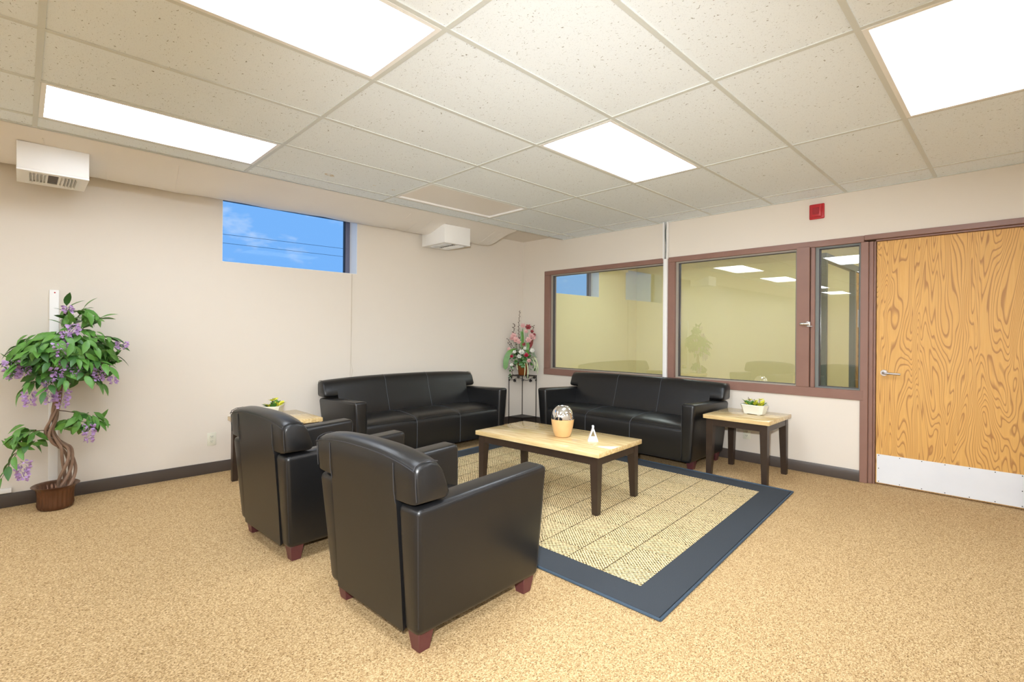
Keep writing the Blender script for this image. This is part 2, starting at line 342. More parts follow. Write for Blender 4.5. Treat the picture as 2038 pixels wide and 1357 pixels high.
box(bm, 0, .43, 0, .12, 0, ZC); box(bm, .43, 4.165, 0, .12, 0, .717); box(bm, .43, 5.25, 0, .12, 2.154, ZC); box(bm, 5.25, XR, 0, .12, 0, ZC)
struct(obj('wall_back', bm, 'wall', smooth=False), 'cream wall around the glazing and door')
struct(bxo('wall_right', 'wall', (XR, XR+.1, YB, OY, 0, ZC))); struct(bxo('wall_front', 'wall', (-.25, XR+.1, YB-.1, YB, 0, ZC)))
struct(bxo('wall_office_back', 'office_wall', (-.25, XR, OY, OY+.1, 0, ZC)))
struct(bxo('baseboard_left', 'base', (0, .012, YB, 0, 0, .1), b=.003)); struct(bxo('baseboard_back', 'base', (.012, 4.163, -.012, 0, 0, .1), b=.003))
struct(bxo('baseboard_right', 'base', (5.255, XR, -.012, 0, 0, .1), b=.003))

# hung ceiling: grid bars and tiles, lights drop into the same grid
GX = [XE] + [4.639 + .6096*k for k in range(-6, 7)]; GX = [g for g in GX if g < XR] + [XR]
GY = [-2.766 + 1.2192*j for j in range(-9, 3)]; GY = [YB] + [g for g in GY if g > YB+.1] + [0.0]
def is_light(x, y): 
    k = round((x - .981)/.6096); j = round((y + 2.766)/1.2192)
    return abs(x-(.981+.6096*k)) < .02 and k % 3 == 0 and abs(y-(-2.766+1.2192*j)) < .02 and j % 2 == 0
tile_cache = {}
lights = []
for i in range(len(GX)-1):
    for j in range(len(GY)-1):
        x0, x1, y0, y1 = GX[i], GX[i+1], GY[j], GY[j+1]
        if is_light(x0, y0) and x1-x0 > .5 and y1-y0 > 1.1: lights.append((x0, x1, y0, y1)); continue
        key = (round(x1-x0, 3), round(y1-y0, 3))
        if key not in tile_cache:
            bm = NB(); hw, hl = key[0]/2-.004, key[1]/2-.004
            box(bm, -hw, hw, -hl, hl, 0, .015)
            o = obj('ceiling_tile', bm, 'tile', ceil, smooth=False); tile_cache[key] = o
        else:
            o = tile_cache[key].copy(); COL.objects.link(o); o.parent = ceil
        o.location = ((x0+x1)/2, (y0+y1)/2, ZT+.005)
for x in GX[1:-1]: bxo('grid_bar', 'grid', (x-.012, x+.012, YB, 0, ZT, ZT+.012), ceil)
for y in GY[1:-1]: bxo('grid_bar', 'grid', (XE, XR, y-.012, y+.012, ZT+.0006, ZT+.0126), ceil)
bm = NB(); box(bm, XE-.006, XE+.018, YB, 0, ZT, ZT+.004); box(bm, XE-.006, XE, YB, 0, ZT, ZC)
obj('edge_trim', bm, 'grid', ceil, smooth=False)
bxo('edge_trim', 'grid', (XE, XR, -.02, 0, ZT-.001, ZT+.006), ceil)

M['stain'] = plain('water_stain', srgb(196, 174, 140), .9, bump=(60, .1), var=(60, srgb(226, 216, 198)))
for (x, y, a) in ((1.168, -3.473, .04), (1.15, -3.44, .022), (1.169, -3.066, .014), (1.167, -2.876, .02), (1.126, -1.045, .02)):
    bm = NB(); rr = random.Random(int(a*1e4)); n_ = 18
    o_ = [bm.verts.new((x+a*math.cos(2*math.pi*k/n_)*rr.uniform(.7, 1.1)*.6, y+a*math.sin(2*math.pi*k/n_)*rr.uniform(.7, 1.1), ZT+.0044)) for k in range(n_)]
    c_ = [bm.verts.new((x+a*math.cos(2*math.pi*k/n_)*rr.uniform(.4, .65)*.6, y+a*math.sin(2*math.pi*k/n_)*rr.uniform(.4, .65), ZT+.0044)) for k in range(n_)]
    for k in range(n_): bm.faces.new((o_[k], o_[(k+1) % n_], c_[(k+1) % n_], c_[k]))
    obj('stain', bm, 'stain', ceil, smooth=False)

# ------------------------------------------------------------------ ceiling lights
def light(x0, x1, y0, y1, on, label, group):
    e = tag(empty('ceiling_light', ((x0+x1)/2, (y0+y1)/2, ZT)), label, 'ceiling light', group)
    hw, hl = (x1-x0)/2-.0125, (y1-y0)/2-.0125
    bm = NB(); t = .022
    for a in ((-hw, hw, -hl, -hl+t), (-hw, hw, hl-t, hl), (-hw, -hw+t, -hl+t, hl-t), (hw-t, hw, -hl+t, hl-t)): box(bm, *a, -.001, .03)
    obj('frame', bm, 'white', e, smooth=False)
    bm = NB(); box(bm, -hw+t+.001, hw-t-.001, -hl+t+.001, hl-t-.001, .014, .020)
    obj('lens', bm, 'lens_on' if on else 'lens_off', e, smooth=False)
for (x0, x1, y0, y1) in lights:
    kx, ky = round((x0-.981)/1.8288), round((y0+2.766)/2.4384)
    on, g = True, 'lit ceiling panels'
    if (kx, ky) == (0, 0): on, lab, g = False, 'unlit grey ceiling light panel with white frame near the wrapped duct', 'unlit ceiling panel'
    elif (kx, ky) == (0, -1): lab = 'lit ceiling light panel beside the duct, above the wisteria side'
    elif (kx, ky) == (1, -1): lab = 'lit ceiling light panel above the two black armchairs'
    elif (kx, ky) == (1, 0): lab = 'lit ceiling light panel over the coffee table and rug'
    elif (kx, ky) == (2, 0): lab = 'lit ribbed ceiling light panel before the oak door'
    else: lab, g = 'lit ceiling light panel in the rear half of the room', 'lit ceiling panels in the rear half of the room'
    light(x0, x1, y0, y1, on, lab, g)
light(.9, 1.51, .9, 2.12, True, 'lit ceiling light panel inside the office behind the glazing', 'office ceiling panels')
light(4.6, 5.21, .9, 2.12, True, 'added unseen light panel brightening the passage behind the oak door', 'office ceiling panels')  # added lamp with no visible fixture, brightens the otherwise dark passage
light(2.7, 3.31, .9, 2.12, True, 'added unseen light panel brightening the office, nearer the wood partition', 'office ceiling panels')  # extra panel added only to brighten the office behind the glass

# ------------------------------------------------------------------ duct and its two diffuser boxes
prof = [(.752, 2.618), (.752, 2.566), (.70, 2.553), (.62, 2.538), (.52, 2.516), (.42, 2.488), (.33, 2.461), (.26, 2.447), (.205, 2.443), (.14, 2.450), (.085, 2.466), (.045, 2.495), (.018, 2.54), (.006, 2.60), (.006, 2.618)]
bm = NB(); secs = []
ny = 150
for i in range(ny+1):
    y = YB+.02 + (-.87-YB-.02)*i/ny
    s = []
    for k, (x, z) in enumerate(prof):
        wob = .0035*math.sin(y*7.3+k*.6)+.002*math.sin(y*17+k) if 2 < k < 12 else 0
        s.append((x, y, z+wob))
    secs.append(s)
loft(bm, secs)
duct = tag(obj('duct', bm, 'duct', ang=60), 'cream wrapped air duct along the top of the window wall', 'duct')
for y in (-5.18, -4.86, -4.42, -2.35, -2.2, -2.05, -1.12, -1.02):
    bm = NB(); tube(bm, [(x, y+(.75-x)*.12, z-.0005) for x, z in prof[3:11]], .0025, 5)
    obj('wrap_seam', bm, 'duct', duct)
def diffuser(y0, y1, x0, x1, zb, label):
    e = tag(empty('duct_diffuser', ((x0+x1)/2, (y0+y1)/2, zb)), label, 'air vent', 'white diffuser boxes under the duct')
    hx, hy = (x1-x0)/2, (y1-y0)/2
    H = 2.475-zb
    bm = NB()      # sides
    z1o = 2.52-zb
    hexa(bm, ((-hx, -hy, .012), (hx, -hy, .012), (hx, hy, .012), (-hx, hy, .012)), ((-hx, -hy, H-.01), (hx, -hy, z1o), (hx, hy, z1o), (-hx, hy, H-.01)))
    bev(bm, .004, 2); obj('housing', bm, 'white', e)
    bm = NB(); t = .02
    # bottom plate around three openings
    o1, o2 = -hx+.09, hx-.05
    ys = [(-hy+.06, -hy+.145), (-hy+.155, hy-.155), (hy-.145, hy-.06)]
    box(bm, -hx, o1, -hy, hy, 0, .012); box(bm, o2, hx, -hy, hy, 0, .012)
    c = -hy
    for a, b in ys+[(hy, hy)]:
        box(bm, o1, o2, c, a, 0, .012); c = b
    obj('bottom_plate', bm, 'white', e, smooth=False)
    for a, b in ys: bxo('throat', 'dark', (o1+.002, o2-.002, a+.001, b-.001, .0125, .016), e)
    for a, b in (ys[0], ys[2]):
        s = -1 if a < 0 else 1
        for k in range(5):
            y = a+.008+(b-a-.016)*k/4
            bm = NB(); hexa(bm, ((o1+.003, y+s*.008-.0015, -.012), (o2-.003, y+s*.008-.0015, -.012), (o2-.003, y+s*.008+.0015, -.012), (o1+.003, y+s*.008+.0015, -.012)),
                                 ((o1+.003, y-.0015, .011), (o2-.003, y-.0015, .011), (o2-.003, y+.0015, .011), (o1+.003, y+.0015, .011)))
            obj('louvre', bm, 'white', e, smooth=False)
    a, b = ys[1]
    for k in range(9):
        x = o1+.012+(o2-o1-.024)*k/8
        bxo('vent_bar', 'greyvent', (x-.004, x+.004, a+.002, b-.002, .002, .010), e)
diffuser(-5.287, -4.923, .14, .54, 2.332, 'white louvred diffuser box above the wisteria')
diffuser(-1.84, -1.465, .10, .55, 2.312, 'white diffuser box on the duct near the room corner')

# ------------------------------------------------------------------ left window
def left_window(n, y0, y1, label):
    e = struct(empty('window_%d' % n, (-.2, (y0+y1)/2, WZ0)), label)
    hy, H = (y1-y0)/2, WZ1-WZ0
    bm = NB()
    for a in ((-hy, hy, 0, .02), (-hy, hy, H-.03, H), (-hy, -hy+.03, .02, H-.03), (hy-.055, hy, .02, H-.03)): box(bm, -.03, .03, a[0], a[1], a[2], a[3])
    obj('frame', bm, 'alu', e, smooth=False)
    bm = NB()
    for a in ((-hy+.03, hy-.055, .02, .026), (-hy+.03, -hy+.036, .026, H-.03), (hy-.061, hy-.055, .026, H-.03), (-hy+.03, hy-.055, H-.036, H-.03)): box(bm, -.012, .024, *a)
    obj('gasket', bm, 'rubber', e, smooth=False)
    bxo('pane', 'clear', (-.003, .003, -hy+.03, hy-.055, .02, H-.03), e)
    bm = NB(); box(bm, .031, .199, hy-.004, hy-.0005, 0.0005, H); box(bm, .031, .199, -hy+.0005, -hy+.004, 0.0005, H); box(bm, .031, .199, -hy+.004, hy-.004, .0005, .004)
    obj('daylit_reveal', bm, 'white', e, smooth=False)  # daylight on the reveal is put into its colour as white paint
left_window(1, WY0, WY1, 'high blue-sky window under the duct')
left_window(2, .56, 1.89, 'high window of the office seen through the glass')
for k, z in enumerate((3.50, 3.30)):
    bm = NB(); tube(bm, [(-8, -9+1.2*i, z+.012*i-.03*k*(i-5)*.2) for i in range(12)], .0045, 5)
    tag(obj('power_line', bm, 'rubber'), 'thin dark overhead wire crossing the blue sky outside', 'wire', 'overhead wires outside the window')
bm = NB(); tube(bm, [(.012, -2.69, 1.915), (.012, -2.692, 1.4), (.012, -2.69, .95), (.014, -2.672, .86), (.013, -2.682, .81), (.012, -2.692, .795)], .0018, 5); tube(bm, [(.012, -2.683, 1.915), (.012, -2.688, 1.3), (.012, -2.70, .80)], .0016, 5)
tag(obj('pull_cord', bm, 'cord'), 'thin beige blind cord hanging from the window over the sofa', 'cord')

# ------------------------------------------------------------------ glazing in the back wall
win = struct(empty('window_3', (0, 0, 0)), 'brown framed interior glazing looking into the office')
Y0, Y1 = -.014, .134
def fr(name, *d, b=.003): return bxo(name, 'frame', d, win, b=b, seg=1)
fr('jamb', .43, .53, Y0, Y1, .80, 2.10); fr('head', .43, 4.165, Y0, Y1, 2.10, 2.156); fr('sill', .43, 4.165, Y0-.004, Y1, .715, .80)
fr('mullion', 2.255, 2.395, Y0, Y1, .80, 2.10); fr('post', 3.635, 3.745, Y0-.006, Y1, .80, 2.112); fr('stop', 3.75, 3.785, Y0+.012, Y1, .80, 2.10)
for (a, b) in ((.53, 2.255), (2.395, 3.635), (3.785, 4.14)):
    bm = NB(); t = .028
    for q in ((a, a+t, .80, 2.10), (b-t*.5, b, .80, 2.10), (a+t, b-t*.5, .80, .812), (a+t, b-t*.5, 2.085, 2.10)): box(bm, q[0], q[1], .02, .085, q[2], q[3])
    obj('glazing_stop', bm, 'gasket' if a < 3 else 'steel', win, smooth=False)
    bm = NB(); t2 = .006
    for q in ((a+t, a+t+t2, .812, 2.085), (b-t*.5-t2, b-t*.5, .812, 2.085), (a+t, b-t*.5, .812, .817), (a+t, b-t*.5, 2.08, 2.085)): box(bm, q[0], q[1], .03, .075, q[2], q[3])
    obj('gasket', bm, 'darkgasket', win, smooth=False)
    bxo('pane', 'pane', (a+t+t2, b-t*.5-t2, .050, .056, .817, 2.08), win)
lk = empty('lock', (3.713, Y0-.006, 1.387), 0, win)
bm = NB(); box(bm, .005, .042, -.012, 0, -.022, .022); bev(bm, .003, 2); obj('lock_body', bm, 'chrome', lk)
bm = NB(); tube(bm, [(.03, -.02, .003), (-.005, -.03, .002), (-.03, -.032, .001), (-.038, -.032, .001)], [.012, .014, .013, .01], 14); obj('lock_cylinder', bm, 'chrome', lk)
bm = NB(); box(bm, .02, .06, -.02, -.004, -.024, -.017); obj('lock_tongue', bm, 'satin', lk)
rw = tag(empty('cable_raceway', (2.2955, 0, .8)), 'tall white cable raceway over the mullion from ceiling to sofa', 'raceway')
bxo('cover', 'white', (-.023, .023, -.052, -.019, -.10, 1.34), rw, b=.004)
bm = NB(); box(bm, -.03, -.016, -.05, -.019, 1.34, 1.757); box(bm, .014, .026, -.05, -.019, 1.34, 1.757); obj('side_lip', bm, 'white', rw, smooth=False)
bm = NB(); tube(bm, [(.003, -.03, 1.32), (0, -.032, 1.42), (.004, -.034, 1.5), (-.002, -.036, 1.58), (-.004, -.034, 1.66), (.0, -.03, 1.72), (.006, -.026, 1.757)], .006, 8); obj('cable', bm, 'cable', rw)

# office behind: partition frame and wood panel seen through the sidelight
tr = struct(empty('trim_1', (3.78, .2, 0)), 'grey framed partition inside the office')
bxo('jamb', 'steel', (0, .05, 0, .05, 0, 2.07), tr); bxo('header', 'steel', (0, .05, .05, 2.85, 2.0, 2.07), tr)
bxo('panel', 'oak', (.005, .04, 1.22, 2.85, .01, 2.0), tr); bxo('jamb', 'steel', (-.002, .052, 1.16, 1.22, 0, 2.0), tr)
nb = tag(bxo('notice', 'paper', (3.821, 3.823, 1.56, 1.70, 1.38, 1.58)), 'white notice sheet on the wood panel behind the sidelight', 'notice')

# ------------------------------------------------------------------ door
door = struct(empty('door_1', (4.25, 0, 0)), 'oak veneer door with white kick plate and brown steel frame')
bm = NB(); box(bm, 0, .915, .028, .07, .012, 2.096); bev(bm, .002, 1); obj('door_panel', bm, 'oak', door)
def df(name, *d): return bxo(name, 'frame', d, door, b=.003, seg=1)
df('frame_jamb', -.110, -.052, -.016, .134, 0, 2.10); df('frame_stop', -.052, -.020, .004, .134, 0, 2.10); df('frame_rebate', -.020, -.004, .016, .134, 0, 2.10)
df('frame_head', -.0845, 1.0, -.016, .134, 2.114, 2.158); df('frame_stop', -.004, .925, .010, .134, 2.098, 2.114); df('frame_jamb', .925, 1.0, -.016, .134, 0, 2.114)
kp = bxo('kick_plate', 'kick', (.008, .905, .0255, .028, .018, .262), door)
sm = None
for i in range(7):
    for z in (.028, .14, .252):
        if z == .14 and i not in (0, 6): continue
        x = .022+.868*i/6
        if sm is None:
            bm = NB(); bmesh.ops.create_cone(bm, segments=8, radius1=.004, radius2=.003, depth=.003, cap_ends=True, matrix=Matrix.Rotation(R(90), 4, 'X')); sm = obj('screw', bm, 'dark', kp); sm.location = (x, .0245, z)
        else: copy_of(sm, kp, (x, .0245, z), (0, 0, 0))
hd = empty('handle', (.056, .028, .965), 0, door)
bm = NB(); bmesh.ops.create_cone(bm, segments=28, radius1=.027, radius2=.025, depth=.01, cap_ends=True, matrix=Matrix.Translation((0, -.005, 0)) @ Matrix.Rotation(R(90), 4, 'X')); obj('rose', bm, 'satin', hd)
bm = NB(); tube(bm, [(0, -.008, 0), (0, -.04, 0), (.004, -.05, 0), (.015, -.055, 0), (.06, -.055, -.002), (.118, -.055, -.004)], [.011, .011, .011, .0105, .0095, .009], 12); obj('lever', bm, 'satin', hd)

# ------------------------------------------------------------------ wall fittings
al = tag(empty('fire_alarm', (3.799, 0, 2.428)), 'red fire alarm sounder on the wall above the glazing', 'fire alarm')
bm = NB(); box(bm, -.062, .062, -.02, 0, -.07, .07); bev(bm, .012, 3); obj('back_plate', bm, 'red', al)
bm = NB(); hexa(bm, ((-.042, -.042, -.055), (.042, -.042, -.055), (.046, -.02, -.055), (-.046, -.02, -.055)), ((-.042, -.05, .062), (.042, -.05, .062), (.046, -.02, .062), (-.046, -.02, .062))); bev(bm, .009, 3); obj('horn', bm, 'red', al)
bm = NB(); box(bm, -.026, .026, -.052, -.046, -.03, .03); bev(bm, .002, 1); obj('grille', bm, 'red_dark', al)
def outlet(loc, rz, label):
    e = tag(empty('outlet', loc, rz), label, 'outlet')
    bm = NB(); box(bm, -.036, .036, -.006, 0, -.058, .058); bev(bm, .003, 2); obj('cover_plate', bm, 'outlet', e)
    for s in (-1, 1):
        bm = NB(); box(bm, -.016, .016, -.0085, -.0055, s*.021-.014, s*.021+.014); bev(bm, .002, 1); r = obj('receptacle', bm, 'outlet', e)
        bm = NB(); box(bm, -.008, -.005, -.009, -.008, s*.021-.002, s*.021+.007); box(bm, .005, .008, -.009, -.008, s*.021-.002, s*.021+.007); box(bm, -.002, .002, -.009, -.008, s*.021-.010, s*.021-.006); obj('slot', bm, 'dark', r, smooth=False)
outlet((0, -4.024, .308), R(90), 'ivory double outlet low on the window wall beside the armchair')
outlet((3.185, 0, .285), 0, 'ivory double outlet low on the wall behind the end table')
e = tag(empty('wall_channel', (0, -5.082, .8)), 'white vertical cable channel on the wall behind the wisteria', 'raceway')
bxo('channel_cover', 'white', (0, .018, -.027, .027, -.70, .785), e, b=.003)
bm = NB(); tube(bm, [(.018, .003, .765), (.021, .003, .765)], .005, 10); obj('screw_cap', bm, 'red', e)
tag(bxo('floor_channel', 'white', (.0, .02, -5.75, -5.303, .105, .138), b=.003), 'short white cable channel resting on the baseboard top', 'raceway')

# ------------------------------------------------------------------ sofas and armchairs
def seating(name, label, cat, group, W, loc, rz, nsec, crown):
    root = tag(empty(name, loc, rz), label, cat, group)
    ZB = .085; wt, wb = W/2, W/2-.045
    # arms
    for s in (-1, 1):
        bm = NB()
        lo = [(wb-.10, -.355, ZB), (wb, -.355, ZB), (wb, .375, ZB), (wb-.10, .375, ZB)]
        hi = [(wt-.135, -.395, .607), (wt, -.395, .607), (wt, .388, .638), (wt-.135, .388, .638)]
        lo = [(s*x, y, z) for x, y, z in lo]; hi = [(s*x, y, z) for x, y, z in hi]
        if s < 0: lo, hi = lo[::-1], hi[::-1]
        hexa(bm, lo, hi); bev(bm, .028, 4)
        a = obj('arm', bm, 'leather', root)
        bm = NB()
        def P(x, y, z): return (s*x, y, z)
        tube(bm, [P(wt-.0082, -.36, .600), P(wt-.0082, -.1, .6105), P(wt-.0082, .2, .6222), P(wt-.0085, .345, .6275), P(wt-.011, .372, .611), P(wt-.0245, .3752, .45), P(wt-.0499, .3674, .13)], .0022, 5)
        tube(bm, [P(wt-.1275, .379, .60), P(wt-.1359, .3677, .13)], .0022, 5)
        tube(bm, [P(wt-.010, -.385, .58), P(wt-.0303, -.3671, .35), P(wt-.050, -.3495, .12)], .0022, 5)
        obj('stitching', bm, 'edge_thread', a)
    # seat block with front panel
    xi = wt-.138
    seams = [xi*(-1+2*(k+1)/nsec) for k in range(nsec-1)]
    def pinch(x):
        d = min([abs(x-q) for q in seams]+[9]); return math.exp(-(d/.03)**2)
    xs = sorted(set([-xi+2*xi*i/36 for i in range(37)]+seams))
    def seatprof(x):
        u = x/xi; c = (1-u**4)
        p = pinch(x)
        return [(-.22, ZB+.02), (-.22, .405), (-.12, .432+.012*c), (.05, .440+.018*c-.006*p), (.22, .432+.014*c-.006*p), (.315, .418+.010*c-.006*p), (.350, .398-.003*p), (.364-.003*p, .36), (.366-.004*p, .25), (.362-.003*p, .13), (.355, ZB+.005), (.33, ZB)]
    bm = NB(); loft(bm, [[(x*(1-.0 if z > .2 else 1), y, z) for y, z in seatprof(x)] for x in xs])
    seat = obj('seat', bm, 'leather', root, ang=50)
    if seams:
        bm = NB()
        for q in seams: tube(bm, [(q, y+(.002 if z < .4 else 0), z+.0012) for y, z in seatprof(q)[2:11]], .0026, 5)
        obj('stitching', bm, 'thread', seat)
    bm = NB(); tube(bm, [(x, .351, seatprof(x)[6][1]+.0015) for x in xs], .0022, 5); obj('piping', bm, 'leather', seat)
    # backrest: bolster over the full width, panel between the arms down to the base
    def top(x): return crown*(1-(abs(x)/wt)**2.6)
    def bprof(x, full):
        t = top(x); p = pinch(x)*.6
        rear = [(-.362, ZB), (-.375, .3), (-.398, .60)] if full else [(-.400, .622), (-.401, .63), (-.402, .64)]
        mid = [(-.408, .70+t*.3), (-.411, .752+t), (-.402, .772+t), (-.375, .784+t), (-.335, .787+t), (-.295, .775+t), (-.262-.0+.006*p-.006, .742+t*.8), (-.243+.0-.006+.006*p*-1, .69+t*.5), (-.232-.006*p, .645)]
        front = [(-.205-.006*p, .56), (-.165, .43), (-.165, .2)] if full else [(-.236, .632), (-.245, .624), (-.26, .620)]
        return rear+mid+front
    bm = NB()
    xf = xi+.004
    xs2 = sorted(set([-xf+2*xf*i/30 for i in range(31)]+seams))
    loft(bm, [[(x, y, z) for y, z in bprof(x, True)] for x in xs2])
    def endsec(x, k):
        pr = bprof(x, False); cy, cz = -.32, .70
        return [(x, cy+(y-cy)*k, cz+(z-cz)*k) for y, z in pr]
    for s in (-1, 1):
        a = xf; b = wt+.004
        sec = [(a, 1), (a+(b-a)*.35, 1), (a+(b-a)*.6, .995), (b-.032, .98), (b-.015, .945), (b-.005, .89), (b, .80)]
        loft(bm, [endsec(s*x, k) for x, k in sec])
    bk = obj('backrest', bm, 'leather', root, ang=50)
    bm = NB(); xs3 = [-wt+.004+(2*wt-.008)*i/24 for i in range(25)]
    tube(bm, [(x, -.4115, .757+top(x)) for x in xs3], .0024, 5)
    for s in (-1, 1):
        tube(bm, [(s*xi, -.4125, .745+top(xi)), (s*xi, -.409, .66), (s*xi, -.3995, .605)], .002, 5)
        tube(bm, [(s*(wt-.001), -.405, .75+top(wt)), (s*(wt-.001), -.404, .70), (s*(wt-.001), -.399, .64)], .0022, 5)
        tube(bm, [(s*(wt-.006), y, z+.001) for y, z in bprof(wt-.006, False)[4:9]], .0022, 5)
    obj('piping', bm, 'edge_thread', bk)
    if seams:
        bm = NB()
        for q in seams: tube(bm, [(q, y+.0015, z+.001) for y, z in bprof(q, True)[7:14]], .0026, 5)
        obj('stitching', bm, 'thread', bk)
    # recessed dark gap line between rear panel and arm backs, base board
    bm = NB(); box(bm, -wb+.05, wb-.05, -.33, .33, ZB-.003, ZB+.02); obj('base', bm, 'dark', root, smooth=False)
    for sx in (-1, 1):
        for sy in (-1, 1):
            bm = NB(); cx, cy = sx*(wb-.062), (-.295 if sy < 0 else (.33 if nsec == 1 else .222))
            lo = [(cx-.026+(-sx)*.0, cy-.026, 0), (cx+.026, cy-.026, 0), (cx+.026, cy+.026, 0), (cx-.026, cy+.026, 0)]
            hi = [(cx-.038, cy-.038, ZB), (cx+.038, cy-.038, ZB), (cx+.038, cy+.038, ZB), (cx-.038, cy+.038, ZB)]
            hexa(bm, lo, hi); bev(bm, .002, 1); obj('leg', bm, 'leg', root)
    return root
seating('armchair', 'black leather armchair beside the coffee table, nearer the oak door', 'armchair', 'black leather armchairs', .79, (3.125, -3.815, 0), R(2.6), 1, .035)
seating('armchair', 'black leather armchair with its back to the wisteria, near the window wall', 'armchair', 'black leather armchairs', .79, (1.955, -3.872, 0), R(2.9), 1, .035)
seating('sofa', 'long black leather sofa against the window wall under the high window', 'sofa', 'black leather sofas', 1.95, (.475, -2.105, 0), R(-90), 3, .03)
seating('sofa', 'long black leather sofa against the wall under the glazing', 'sofa', 'black leather sofas', 1.955, (2.06, -.472, 0), R(180), 3, .02)

# ------------------------------------------------------------------ rug
RF, RN, LN, LF = Vector((3.842, -.762, 0)), Vector((4.017, -3.230, 0)), Vector((.97, -3.30, 0)), Vector((.80, -.735, 0))
rug = tag(empty('rug', (0, 0, 0)), 'straw coloured woven rug with wide charcoal border under the coffee table', 'rug')
cen = (RF+RN+LN+LF)/4
def inset(d0):
    out = []
    pts = [LN, RN, RF, LF]
    for i, p in enumerate(pts):
        a = (pts[i-1]-p).normalized(); b = (pts[(i+1) % 4]-p).normalized(); out.append(p+(a+b)*d0)
    return out
o_, b_, i_ = [LN, RN, RF, LF], inset(.022), inset(.215)
def ring(bm, A, B, z0, z1):
    for i in range(4):
        j = (i+1) % 4
        hexa(bm, [(A[i].x, A[i].y, z0), (A[j].x, A[j].y, z0), (B[j].x, B[j].y, z0), (B[i].x, B[i].y, z0)], [(A[i].x, A[i].y, z1), (A[j].x, A[j].y, z1), (B[j].x, B[j].y, z1), (B[i].x, B[i].y, z1)])
bm = NB(); ring(bm, b_, i_, .0005, .0085); obj('border', bm, 'rugborder', rug, smooth=False)
bm = NB(); q = [(p.x, p.y) for p in i_]; hexa(bm, [(x, y, .0005) for x, y in q], [(x, y, .010) for x, y in q])
fo = obj('field', bm, 'rugfield', rug, smooth=False)
ang = math.atan2((RN-RF).y, (RN-RF).x)+math.pi/2
T = Matrix.Translation(i_[2]) @ Matrix.Rotation(ang, 4, 'Z'); fo.data.transform(T.inverted()); fo.matrix_local = T
bm = NB()
for i in range(4):
    a, b = o_[i], o_[(i+1) % 4]; c = (cen-a).normalized()*.012; d = (cen-b).normalized()*.012
    tube(bm, [a+c+Vector((0, 0, .0075)), (a+b)/2+(c+d)/2+Vector((0, 0, .0075)), b+d+Vector((0, 0, .0075))], .0072, 8)
obj('binding', bm, 'binding', rug)

# ------------------------------------------------------------------ tables
def table(name, label, group, W, D, H, TH, lw, loc, rz):
    e = tag(empty(name, loc, rz), label, 'table', group)
    hw, hd = W/2, D/2
    bm = NB(); box(bm, -hw, hw, -hd, hd, H-TH, H); bev(bm, .004, 2); obj('table_top', bm, 'stone', e)
    ins = .022; ah = .06
    for sx in (-1, 1):
        for sy in (-1, 1):
            ox, oy = sx*(hw-ins), sy*(hd-ins); lb = lw*.72
            def q(wd): 
                xs = sorted((ox, ox-sx*wd)); ys = sorted((oy, oy-sy*wd)); return [(xs[0], ys[0]), (xs[1], ys[0]), (xs[1], ys[1]), (xs[0], ys[1])]
            def q2(wd, sh):
                xs = sorted((ox-sx*sh, ox-sx*(sh+wd))); ys = sorted((oy-sy*sh, oy-sy*(sh+wd))); return [(xs[0], ys[0]), (xs[1], ys[0]), (xs[1], ys[1]), (xs[0], ys[1])]
            bm = NB(); A, B, Cc = q2(lb, .0), q(lw), q(lw)
            hexa(bm, [(x, y, 0) for x, y in A], [(x, y, H-TH-ah) for x, y in B])
            hexa(bm, [(x, y, H-TH-ah) for x, y in B], [(x, y, H-TH) for x, y in Cc])
            bmesh.ops.remove_doubles(bm, verts=bm.verts, dist=1e-5)
            obj('leg', bm, 'espresso', e, smooth=False)
    for sy in (-1, 1):
        y = sy*(hd-ins-.012); bxo('apron', 'espresso', (-hw+ins+lw, hw-ins-lw, y-.009, y+.009, H-TH-ah, H-TH), e)
    for sx in (-1, 1):
        x = sx*(hw-ins-.012); bxo('apron', 'espresso', (x-.009, x+.009, -hd+ins+lw, hd-ins-lw, H-TH-ah, H-TH), e)
    return e
RZ = .0102
table('coffee_table', 'low rectangular coffee table with polished beige stone top on the rug', 'stone topped tables', 1.212, .645, .455-RZ, .036, .062, (2.460, -2.132, RZ), R(4.2))
table('end_table', 'square end table with beige stone top between sofa arm and oak door', 'stone topped tables', .57, .60, .552, .036, .062, (3.362, -.475, 0), R(.5))
table('end_table', 'square end table with beige stone top by the window wall behind the armchair', 'stone topped tables', .585, .58, .552, .036, .062, (.648, -3.70, 0), R(0))

# ------------------------------------------------------------------ vase and tent card
v = tag(empty('vase', (2.545, -2.145, .455)), 'round vase with mirrored silver top and turned wood base', 'vase')
bm = NB(); lathe(bm, [(0, 0), (.052, 0), (.060, .004), (.074, .04), (.085, .09), (.0905, .128), (.091, .142), (.088, .142), (.0, .142)], 40); obj('wood_body', bm, 'vase_wood', v)
bm = NB(); lathe(bm, [(.0905, .1425), (.0905, .160), (.086, .185), (.074, .212), (.056, .234), (.043, .244), (.041, .2445), (.039, .242), (.05, .225), (.06, .19), (.0, .16)], 40); obj('silver_top', bm, 'mirror_silver', v)
t_ = tag(empty('tent_card', (2.835, -2.13, .455), YAW+R(-8)), 'small white folded tent card standing on the coffee table', 'card')
L = .075
bm = NB()
def slab(bm, a, b, t):
    d = (b-a).normalized(); n = Vector((-d.y, d.x))*t
    q = [a, b, b+n, a+n]; hexa(bm, [(p.x, 0, p.y) for p in q], [(p.x, L, p.y) for p in q])
slab(bm, Vector((-.040, .001)), Vector((0, .115)), -.009); obj('left_leaf', bm, 'paper', t_, smooth=False)
bm = NB(); slab(bm, Vector((0, .115)), Vector((.040, .001)), -.009); obj('right_leaf', bm, 'paper', t_, smooth=False)
